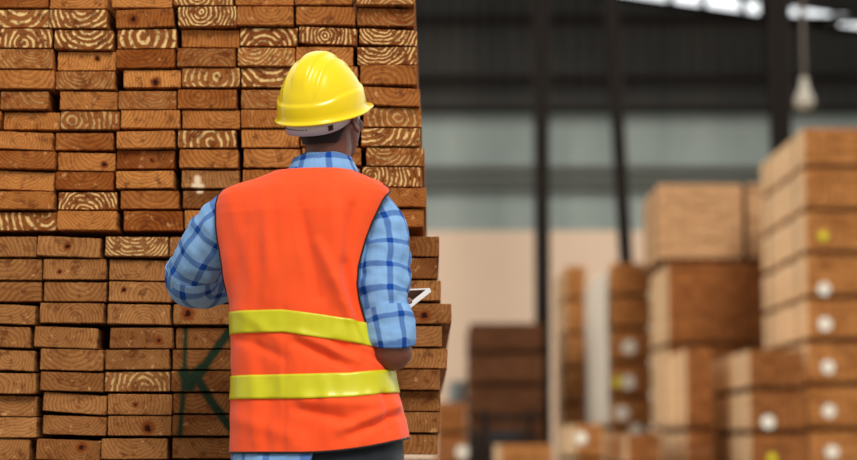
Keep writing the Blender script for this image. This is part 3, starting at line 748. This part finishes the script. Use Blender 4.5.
def panel(bm, fa, fb, ys, n, off, uvl=None):
    """grid between seam angle functions fa(py)..fb(py)"""
    grid = []
    for py in ys:
        a, b_ = fa(py), fb(py); row = []
        for i in range(n + 1): row.append(bm.verts.new(SV(a + (b_ - a) * i / n, py, off)))
        grid.append(row)
    for r0, r1 in zip(grid, grid[1:]):
        for i in range(n):
            f = bm.faces.new((r0[i], r0[i + 1], r1[i + 1], r1[i])); f.smooth = True
    return grid
ys = [173 + i * (452.5 - 173) / 190 for i in range(191)]
g = bmesh.new()
panel(g, lambda p: edges(p)[0], lambda p: edges(p)[1], ys, 130, .012)
panel(g, lambda p: edges(p)[2], lambda p: edges(p)[3] + 2 * PI, ys, 60, .012)
bmesh.ops.remove_doubles(g, verts=g.verts, dist=.0006)
vest = obj('safety_vest', g, M_VEST, man, True); md = vest.modifiers.new('thick', 'SOLIDIFY'); md.thickness = .0018; md.offset = 0
def piping(pts, r_=.0026, par=vest):
    g = bmesh.new(); tube(g, [(*p, r_) for p in pts], 8, 1); return obj('binding', g, M_PIPE, par, True)
yy_ = [A0 + i * (A1 - A0) / 50 for i in range(51)]
piping([SV(edges(p)[1], p, .0135) for p in yy_])
piping([SV(edges(p)[2], p, .0135) for p in yy_])
yy_ = [A0 + i * (B1 - A0) / 40 for i in range(41)]
piping([SV(edges(p)[0], p, .0135) for p in yy_])
piping([SV(edges(p)[3], p, .0135) for p in yy_])
piping([SV(2 * PI * i / 120, 452.5, .0125) for i in range(121)])
# reflective bands follow the vest
def band(top, bot):
    g = bmesh.new(); uvl = g.loops.layers.uv.verify(); n = 220; m_ = 10; grid = []
    lb = edges(440)[0]
    for j in range(m_ + 1):
        row = []
        for i in range(n + 1):
            ph = -PI + 2 * PI * i / n; q = proj(SV(ph, (top[0][1] + bot[0][1]) / 2, 0, False))[0]
            if math.sin(ph) > .25: q = 428 
            a, b_ = interp(top, q), interp(bot, q); py = a + (b_ - a) * j / m_
            row.append(g.verts.new(SV(ph, py, .0162)))
        grid.append(row)
    for j in range(m_):
        for i in range(n):
            f = g.faces.new((grid[j][i], grid[j][i + 1], grid[j + 1][i + 1], grid[j + 1][i])); f.smooth = True
            for l, (jj, ii) in zip(f.loops, ((j, i), (j, i + 1), (j + 1, i + 1), (j + 1, i))): l[uvl].uv = (ii / n * 1.05, jj / m_ * .058)
    bmesh.ops.remove_doubles(g, verts=g.verts, dist=.0004)
    o = obj('reflective_band', g, M_BAND, vest, True); md = o.modifiers.new('thick', 'SOLIDIFY'); md.thickness = .0012
    return o
band([(228,313),(285,313),(320,318),(372,327)], [(228,335),(285,335),(320,341),(372,350)])
band([(228,376.5),(300,376),(350,375),(396,370)], [(228,399.5),(300,400),(350,398.5),(396,393)])

# shirt: body, collar, two sleeves with rolled cuffs
g = bmesh.new(); uvl = g.loops.layers.uv.verify(); n = 110; grid = []; ys2 = [160 + i * 2.2 for i in range(140)]
def shirt_pt(ph, py):
    q = proj(SV(ph, 440, 0, False))[0]
    lim = 468 if (q < 312) else 440
    py = min(py, lim)
    return SV(ph, py, -.006 + .015 * sm(445, 458, py), True)
for py in ys2: grid.append([g.verts.new(shirt_pt(2 * PI * i / n, py)) for i in range(n)])
for j in range(len(grid) - 1):
    for i in range(n):
        i2 = (i + 1) % n; f = g.faces.new((grid[j][i], grid[j][i2], grid[j + 1][i2], grid[j + 1][i])); f.smooth = True
        for l, (jj, ii) in zip(f.loops, ((j, i), (j, i + 1), (j + 1, i + 1), (j + 1, i))): l[uvl].uv = (ii / n * 1.05, jj * 2.2 * YP / F)
shirt = obj('shirt', g, M_PLAID, man, True)

def wr(seed, amp, fs=28, fa=1.4):
    def d(s, a, p):
        n_ = noise.noise(Vector((math.cos(a) * fa, math.sin(a) * fa + seed, s * fs)))
        n2 = noise.noise(Vector((math.cos(a) * 2.6, math.sin(a) * 2.6 + seed * 2, s * fs * 2.1 + a)))
        return amp * (n_ + .45 * n2)
    return d
def P4(px, py, Y, rpx): p = T(px, py, Y); return (p.x, p.y, p.z, rpx / F * Y)
def sleeve(name, pts, seed, amp, ref=(0, 1, 0), parent=shirt, cap=False, **kw):
    g = bmesh.new(); tube(g, pts, 56, 14, wr(seed, amp, **kw), cap=cap, ref=ref); o = obj(name, g, M_PLAID, parent, True)
    md = o.modifiers.new('thick', 'SOLIDIFY'); md.thickness = .0025; md.offset = -1
    return o
# right sleeve
sleeve('sleeve', [P4(352,207,4.95,19), P4(368,212,4.94,24.5), P4(379,228,4.93,27), P4(382.5,250,4.92,27), P4(382.5,275,4.905,27.2), P4(383,300,4.89,26), P4(388,325,4.88,23.5), P4(390.5,343,4.875,22)], 1, .0085)
sleeve('cuff', [P4(385.5,311,4.885,26.3), P4(387.5,322,4.88,26.6), P4(389.5,333,4.875,26.2), P4(391,342,4.872,25.2), P4(391.2,344,4.872,22.5)], 5, .005)
# left sleeve
sleeve('sleeve', [P4(262,205,4.99,18), P4(243,210,5.0,24), P4(226,222,5.02,27.5), P4(210,243,5.05,28), P4(198,264,5.09,27), P4(194,277,5.12,26), P4(205,281,5.17,25), P4(220,277,5.2,23)], 9, .009)
sleeve('cuff', [P4(192.5,268,5.095,26), P4(192.5,277,5.12,27.8), P4(197,281.5,5.145,27.5), P4(208,281,5.17,26.5), P4(222,276,5.205,25), P4(224,275.5,5.208,22)], 12, .006)
# collar: folded band round the neck
g = bmesh.new(); uvl = g.loops.layers.uv.verify(); n = 72; grid = []
nc = T(322, 172, YP - .0)
def collar_ring(k, a):
    # k: 0 inner bottom .. 1 fold .. 2 outer bottom
    inner = min(k, 1); out = max(0, k - 1)
    rx = .069 + .004 * inner + .020 * out; ry = .064 + .004 * inner + .022 * out
    z = -.01 + .042 * inner - .040 * out
    z += .010 * max(0, -math.sin(a)) * (1 - out) 
    x = rx * math.cos(a); y = ry * math.sin(a)
    rot = PSI
    return Vector((nc.x + x * math.cos(rot) - y * math.sin(rot), nc.y + .005 + x * math.sin(rot) + y * math.cos(rot), nc.z + z + .012 * math.cos(a - .3) * .4 + .003 * noise.noise(Vector((a * 2, k * 3, 0)))))
for j in range(17):
    k = j / 8; grid.append([g.verts.new(collar_ring(k, -PI / 2 + 2 * PI * (i / n - .5) * .97)) for i in range(n + 1)])
for j in range(16):
    for i in range(n):
        f = g.faces.new((grid[j][i], grid[j][i + 1], grid[j + 1][i + 1], grid[j + 1][i])); f.smooth = True
        for l, (jj, ii) in zip(f.loops, ((j, i), (j, i + 1), (j + 1, i + 1), (j + 1, i))): l[uvl].uv = (ii / n * .45 + .02, jj * .006 + .03)
o = obj('collar', g, M_PLAID, shirt, True); md = o.modifiers.new('thick', 'SOLIDIFY'); md.thickness = .003

# head pose
HYAW = math.radians(-28); HT = math.radians(9)
HC = T(328, 118, YP + .005)          # middle of the skull
RH = Matrix.Rotation(HYAW, 3, 'Z') @ Matrix.Rotation(HT, 3, 'X')
def H(x, y, z): return HC + RH @ Vector((x, y, z))
g = bmesh.new()
def he(x, y, z, rx, ry, rz, seg=28): ell(g, H(x, y, z), (rx, ry, rz), RH, seg)
he(0, -.008, .022, .076, .096, .088); he(0, .03, -.03, .062, .062, .078); he(0, .045, -.072, .044, .043, .038)
he(0, .085, -.095 + .012, .02, .018, .018); he(0, .092, .012, .05, .012, .012)
he(0, .097, -.012, .010, .016, .026); he(0, .110, -.030, .014, .012, .010); he(.013, .101, -.033, .008, .009, .007); he(-.013, .101, -.033, .008, .009, .007)
he(0, .092, -.056, .024, .011, .006); he(0, .091, -.066, .020, .011, .007)
he(.042, .062, -.022, .020, .022, .018); he(-.042, .062, -.022, .020, .022, .018)
for s in (-1, 1):   # ears
    for k in range(9):
        a = -1.9 + k * .46; he(s * .081, -.004 - .014 * math.cos(a) * 1.0, -.008 + .026 * math.sin(a), .006, .006, .007, 12)
    he(s * .077, .002, -.01, .006, .010, .020, 12); he(s * .080, .004, -.036, .006, .007, .009, 12)
nb = T(322, 182, YP); 
def cap_tube(pts, nseg=20, sub=6, flat=1.0, ref=(0, 1, 0)):
    tube(g, pts, nseg, sub, flat=flat, ref=ref)
nk0 = H(0, -.012, -.02); nk1 = H(0, -.012, -.085)
cap_tube([(nk0.x, nk0.y, nk0.z, .058), (nk1.x, nk1.y, nk1.z, .058), (nb.x, nb.y + .005, nb.z, .062), (nb.x - .002, nb.y, nb.z - .07, .07)])
# trunk inside the clothes
def ring_body(py, off, m=26): return [SV(2 * PI * i / m, py, off, False) for i in range(m)]
rr = [[g.verts.new(p) for p in ring_body(py, -.022)] for py in (172, 180, 190, 205, 230, 270, 310, 350, 400, 440, 470)]
for a, b_ in zip(rr, rr[1:]):
    for i in range(26): g.faces.new((a[i], a[(i + 1) % 26], b_[(i + 1) % 26], b_[i]))
g.faces.new(rr[0]); g.faces.new(rr[-1])
# arms
cap_tube([P4(352,210,4.95,14), P4(374,220,4.935,20), P4(381,250,4.92,20), P4(384,290,4.89,19), P4(388,330,4.875,17.5), P4(390,346,4.872,18)])
cap_tube([P4(388,326,4.875,15), P4(391.5,346,4.868,19), P4(392,352,4.885,18.5), P4(392,350,4.93,18), P4(392,344,4.99,15.5), P4(392,336,5.06,11.5), P4(391,332,5.10,10.5)], ref=(1, 0, 0))
ell(g, T(391.5, 351, 4.872), (21 / F * 4.87, .046, 20 / F * 4.87))
cap_tube([P4(262,208,4.99,14), P4(240,214,5.005,20), P4(215,240,5.045,20), P4(199,263,5.09,18), P4(193,277,5.125,17), P4(205,281,5.16,17.5), P4(232,278,5.21,16), P4(262,282,5.27,12), P4(293,287,5.315,10.5)])
# hands: palm, four bent fingers and a thumb; frame = (along the fingers, across to the little finger, back of the hand)
def hand(w, d, across, back, curl):
    d = d.normalized(); back = (back - d * back.dot(d)).normalized(); ac = d.cross(back)
    if ac.dot(across) < 0: ac = -ac
    rot = Matrix((ac, d, back)).transposed()
    ell(g, w + d * .012, (.026, .03, .019), rot, 18); ell(g, w + d * .048, (.041, .05, .0145), rot, 20)
    for k, (o_, L) in enumerate(((-.030, .072), (-.010, .082), (.011, .076), (.031, .060))):
        p = w + d * .080 + ac * o_; pts = [(*(w + d * .05 + ac * o_ * .8), .0095), (*p, .0095)]; cu = 0
        for q in (.45, .32, .25):
            cu += curl; dd = d * math.cos(cu) - back * math.sin(cu); p = p + dd * L * q; pts.append((*p, .0088 - .0012 * (q < .3)))
        cap_tube(pts, 12, 4)
    b0 = w + d * .022 - ac * .026; b1 = b0 - ac * .030 + d * .022 + back * .004; b2 = b1 - ac * .006 + d * .030 + back * .006; b3 = b2 + d * .022 + ac * .008
    cap_tube([(*b0, .013), (*b1, .0115), (*b2, .010), (*b3, .0085)], 12, 4)
wr_r = T(391, 331, 5.10); wr_l = T(293, 287, 5.315)
# tablet frame: corner, down the right edge, along the top edge
TC = T(431.5, 288, 5.31); dn = Vector((-.10, -.115, -.088)).normalized(); tw = Vector((-1, .80, 0)); tw = (tw - dn * tw.dot(dn)).normalized(); tn = tw.cross(dn).normalized()
if tn.z < 0: tn = -tn
hand(wr_r, (TC + dn * .10 - wr_r) + Vector((.0, 0, -.02)), Vector((0, 0, -1)), Vector((1, 0, -.2)), .35)
hand(wr_l, (TC + tw * .225 + dn * .10 - wr_l) + Vector((0, 0, -.022)), Vector((0, 0, -1)), Vector((-.3, .8, -.4)), .35)
body = obj('body', g, M_SKIN, man, True)
md = body.modifiers.new('fuse', 'REMESH'); md.mode = 'VOXEL'; md.voxel_size = .0042; md.use_smooth_shade = True
md = body.modifiers.new('soft', 'SMOOTH'); md.factor = .5; md.iterations = 4
for s in (-1, 1):
    g = bmesh.new(); ell(g, H(s * .030, .083, -.002), (.012, .012, .012), RH, 18); e = obj('eye', g, plain('eye_white', rgb(230, 225, 218), .2, noise_amt=.02), man, True)
    g = bmesh.new(); ell(g, H(s * .030, .0925, -.002), (.005, .0035, .005), RH, 14); obj('iris', g, plain('iris_brown', rgb(40, 22, 12), .2), e, True)
# hair: close cap following the skull at the back and sides
g = bmesh.new(); n, m_ = 64, 34; grid = []
for j in range(m_ + 1):
    row = []
    for i in range(n + 1):
        az = 2 * PI * i / n; bk = .5 - .5 * math.sin(az)      # 1 at the back
        low = -.084 * sm(.25, .8, bk) + .012 * (1 - sm(.25, .8, bk)) + .03 * sm(.25, 0, bk)
        el0 = math.asin(max(-.95, min(.95, (low) / .10)))
        el = el0 + (PI / 2 - el0) * j / m_
        th = .0042 * min(1, j / 3 + .1)
        jx = .0012 * noise.noise(Vector((i * .9, j * .9, 2)))
        q = Vector((math.cos(az) * math.cos(el), math.sin(az) * math.cos(el), math.sin(el)))
        tap = 1 - .10 * sm(0, -.9, q.z)
        if q.z < 0:
            hr = math.hypot(q.x, q.y); kf = max(hr, .84) / max(hr, .01); q.x *= kf; q.y *= kf
        row.append(g.verts.new(H(q.x * (.0765 + th + jx) * tap, -.008 + q.y * (.0965 + th + jx) * tap, .022 - .012 * (q.z < 0) * abs(q.z) + q.z * (.0885 + th))))
    grid.append(row)
for j in range(m_):
    for i in range(n): g.faces.new((grid[j][i], grid[j][i + 1], grid[j + 1][i + 1], grid[j + 1][i]))
bmesh.ops.remove_doubles(g, verts=g.verts, dist=.0002)
o = obj('hair', g, M_HAIR, man, True); md = o.modifiers.new('t', 'SOLIDIFY'); md.thickness = .006; md.offset = -1

# hard hat
HHY = math.radians(-30); HHT = math.radians(21); HHR = math.radians(5)
HO = T(322, 108, YP - .0)
RHH = Matrix.Rotation(HHY, 3, 'Z') @ Matrix.Rotation(HHT, 3, 'X') @ Matrix.Rotation(HHR, 3, 'Y')
def HP(x, y, z): return HO + RHH @ Vector((x, y, z))
A_, B_, C_ = .0985, .116, .136
def hat_r(az, el):
    """direction angles to local point of the outer shell"""
    q = Vector((math.cos(az) * math.cos(el), math.sin(az) * math.cos(el), math.sin(el)))
    s = Vector((q.x * A_, q.y * B_, q.z * C_))
    up = math.cos(el)
    k = 1 + .035 * sm(1.0, .2, el) 
    s.x *= k; s.y *= k
    return s, q
g = bmesh.new(); n, m_ = 192, 60; grid = []
prof_low = [(.012, -.010), (.012, -.006), (.010, -.001)]
for j in range(m_ + 1):
    row = []
    for i in range(n):
        az = 2 * PI * i / n; el = PI / 2 * (j / m_) ** .92
        s, q = hat_r(az, el)
        x, y = s.x, s.y
        nrm = Vector((q.x / A_, q.y / B_, q.z / C_)).normalized(); d = 0
        # crest: broad raised strip running front to back with a groove either side
        ax = abs(s.x)
        top = sm(.45, .85, el)
        d += .0060 * sm(.027, .016, ax) * top
        d += .0022 * math.exp(-((ax - .046) / .004) ** 2) * sm(.28, .5, el)
        # stepped gutter round the base, rising at the temples
        edge = .030 + .016 * sm(.25, .75, math.sin(az)) + .012 * sm(.75, .2, abs(math.sin(az) + .1))
        d += .0040 * sm(edge + .004, edge - .003, s.z)
        z = s.z
        p = s + nrm * d
        if j == 0: p.z = -.004
        # the peak
        fr = sm(.55, .95, math.sin(az))
        row.append(g.verts.new(HP(p.x, p.y + 0 * fr, p.z)))
    grid.append(row)
# rim: bottom skirt and rolled lip, peak at the front
def rimring(out, z, pk):
    row = []
    for i in range(n):
        az = 2 * PI * i / n; s, q = hat_r(az, 0); fr = sm(.40, .95, math.sin(az)) * pk
        o2 = Vector((q.x, q.y, 0)) * (.0055 + out)
        row.append(g.verts.new(HP(s.x + o2.x, s.y + o2.y + fr * .034, z - fr * .008)))
    return row
rims = [rimring(0, -.008, 0), rimring(.0015, -.011, .35), rimring(.0060, -.0125, .95), rimring(.0075, -.0150, 1), rimring(.0060, -.0175, .98), rimring(.0, -.0165, .6), rimring(-.004, -.014, 0), rimring(-.008, -.006, 0), rimring(-.0085, .02, 0)]
seq = rims[::-1] + grid
for a, b_ in zip(seq, seq[1:]):
    for i in range(n): g.faces.new((a[i], a[(i + 1) % n], b_[(i + 1) % n], b_[i]))
bmesh.ops.remove_doubles(g, verts=g.verts, dist=.0003)
def yellow():
    m, nt, b = mat('yellow_plastic'); N = NT(nt)
    nt.links.new(N.mix(N.noise(N.tc('Object'), 20, 4), rgb(246, 212, 0), rgb(254, 224, 2)), b.inputs['Base Color'])
    b.inputs['Roughness'].default_value = .24; b.inputs['Coat Weight'].default_value = .12; b.inputs['Coat Roughness'].default_value = .12
    N.bump(N.noise(N.tc('Object'), 60, 2), .04, .002, b); return m
hat = obj('hard_hat', g, yellow(), man, True); hat['label'] = 'yellow hard hat with a raised crest'
# grey headband under the shell, with adjustment holes and a clip
M_GREY = plain('grey_plastic', rgb(190, 196, 204), .6, noise_amt=.06)
def hb_pt(az, z, off=0):
    bk = .5 - .5 * math.sin(az); drop = -.034 * sm(.15, .95, bk) + .002
    tp = 1 - .9 * max(0, .012 - z) * sm(.4, 1, bk)
    return HP((.0865 + off) * math.cos(az) * tp, -.004 + (.105 + off) * math.sin(az) * tp, drop + z)
g = bmesh.new(); n = 96; rows = []
for off, z in ((0, .018), (.0005, -.014), (.0025, -.015), (.003, .018)):
    rows.append([g.verts.new(hb_pt(2 * PI * i / n, z * (1.0 if True else 1), off)) for i in range(n)])
for a, b_ in zip(rows, rows[1:] + rows[:1]):
    for i in range(n): g.faces.new((a[i], a[(i + 1) % n], b_[(i + 1) % n], b_[i]))
hbd = obj('headband', g, M_GREY, hat, True); hbd['label'] = 'grey plastic headband'
M_BLK = plain('black_mark', rgb(20, 20, 22), .5)
for k in range(13):
    az = -PI / 2 + math.radians(-16 + k * 5.2 - 36)
    g = bmesh.new(); ell(g, hb_pt(az, .001, .0030), (.0021, .0021, .0021), None, 8); obj('adjustment_hole', g, M_BLK, hbd, True)
def hb_patch(a0, a1, z0, z1, name, m):
    g = bmesh.new(); r0 = []; r1 = []
    for i in range(9):
        a = a0 + (a1 - a0) * i / 8; r0.append(g.verts.new(hb_pt(a, z0, .0036))); r1.append(g.verts.new(hb_pt(a, z1, .0036)))
    for i in range(8): g.faces.new((r0[i], r0[i + 1], r1[i + 1], r1[i]))
    o = obj(name, g, m, hbd, True); md = o.modifiers.new('t', 'SOLIDIFY'); md.thickness = .0008; return o
b0 = -PI / 2 + math.radians(44); hb_patch(b0, b0 + .13, -.009, .004, 'label_mark', M_BLK)
# chin strap stub at the temple and inner straps
for sgn in (-1, 1):
    g = bmesh.new(); tube(g, [(*HP(sgn * .088, .02, .0), .004), (*HP(sgn * .086, .015, -.03), .004)], 10, 3); obj('side_strap', g, M_GREY, hat, True)

# trousers, belt, boots
g = bmesh.new(); 
rr = [[g.verts.new(SV(2 * PI * i / 40, py, o_, False)) for i in range(40)] for py, o_ in ((425, -.012), (440, -.008), (455, -.003), (475, .0))]
zc_ = T(320, 475, YP).z; cx = T(320, 475, YP).x
cw, sw = math.cos(PSI), math.sin(PSI)
def hipring(z, a, b_): return [g.verts.new((cx + a * math.cos(t) * cw - b_ * math.sin(t) * sw, YP + a * math.cos(t) * sw + b_ * math.sin(t) * cw, z)) for t in [2 * PI * i / 40 for i in range(40)]]
rr += [hipring(.70, .205, .13), hipring(.64, .19, .12)]
for a, b_ in zip(rr, rr[1:]):
    for i in range(40): g.faces.new((a[i], a[(i + 1) % 40], b_[(i + 1) % 40], b_[i]))
g.faces.new(rr[0]); g.faces.new(rr[-1])
for s in (-1, 1):
    hx = cx + s * .095 * cw; hy = YP + s * .095 * sw
    tube(g, [(hx, hy, .74, .09), (hx + s * .008, hy + .01, .62, .097), (hx + s * .015, hy + .015, .45, .080), (hx + s * .02, hy, .28, .066), (hx + s * .022, hy - .01, .12, .062), (hx + s * .022, hy, .045, .064)], 28, 6, wr(20 + s, .004))
o = obj('trousers', g, M_TROU, man, True)
md = o.modifiers.new('fuse', 'REMESH'); md.mode = 'VOXEL'; md.voxel_size = .008; md.use_smooth_shade = True
md = o.modifiers.new('soft', 'SMOOTH'); md.factor = .5; md.iterations = 3
M_BOOT = plain('brown_leather', rgb(60, 40, 26), .6)
for s in (-1, 1):
    hx = cx + s * .095 * cw + s * .022; hy = YP + s * .095 * sw
    g = bmesh.new(); R2 = Matrix.Rotation(PSI + s * -.12, 3, 'Z')
    ell(g, Vector((hx, hy, .055)) + R2 @ Vector((0, .075, -.01)), (.050, .115, .044), R2, 24); ell(g, Vector((hx, hy, .06)), (.050, .060, .058), R2, 20)
    tube(g, [(hx, hy, .04, .050), (hx, hy, .12, .050), (hx, hy, .17, .052)], 20, 3)
    for v_ in g.verts: v_.co.z = max(.012, v_.co.z)
    b = obj('boot', g, M_BOOT, man, True); md = b.modifiers.new('fuse', 'REMESH'); md.mode = 'VOXEL'; md.voxel_size = .006; md.use_smooth_shade = True
    g = bmesh.new(); n_ = 28; lo = []; hi = []
    for i in range(n_):
        a = 2 * PI * i / n_; q = Vector((.052 * math.cos(a), .045 + .135 * math.sin(a), 0)); w = Vector((hx, hy, 0)) + R2 @ q
        lo.append(g.verts.new((w.x, w.y, 0))); hi.append(g.verts.new((w.x, w.y, .022)))
    for i in range(n_): g.faces.new((lo[i], lo[(i + 1) % n_], hi[(i + 1) % n_], hi[i]))
    g.faces.new(lo); g.faces.new(hi); obj('sole', g, M_RUB, b)

# tablet
tc = TC + tw * .12 + dn * .085
tab = empty('tablet', tc, 'white framed tablet held in front of the worker, dark screen showing', 'tablet')
def slab(name, u0, u1, v0, v1, n0, n1, m, rad, par):
    g = bmesh.new(); pts = []
    for cx_, cy_, a0 in ((u1 - rad, v1 - rad, 0), (u0 + rad, v1 - rad, 90), (u0 + rad, v0 + rad, 180), (u1 - rad, v0 + rad, 270)):
        for k in range(6):
            a = math.radians(a0 + k * 18); pts.append((cx_ + rad * math.cos(a), cy_ + rad * math.sin(a)))
    lo = [g.verts.new(TC + tw * u + dn * v + tn * n0) for u, v in pts]; hi = [g.verts.new(TC + tw * u + dn * v + tn * n1) for u, v in pts]
    for i in range(len(pts)): g.faces.new((lo[i], lo[(i + 1) % len(pts)], hi[(i + 1) % len(pts)], hi[i]))
    g.faces.new(lo); g.faces.new(hi)
    return obj(name, g, m, par)
slab('frame', 0, .24, 0, .17, -.008, 0, plain('white_plastic', rgb(238, 238, 240), .3, noise_amt=.02), .010, tab)
slab('screen', .012, .228, .010, .160, 0, .0008, plain('black_glass', rgb(52, 40, 34), .12, noise_amt=.02), .003, tab)
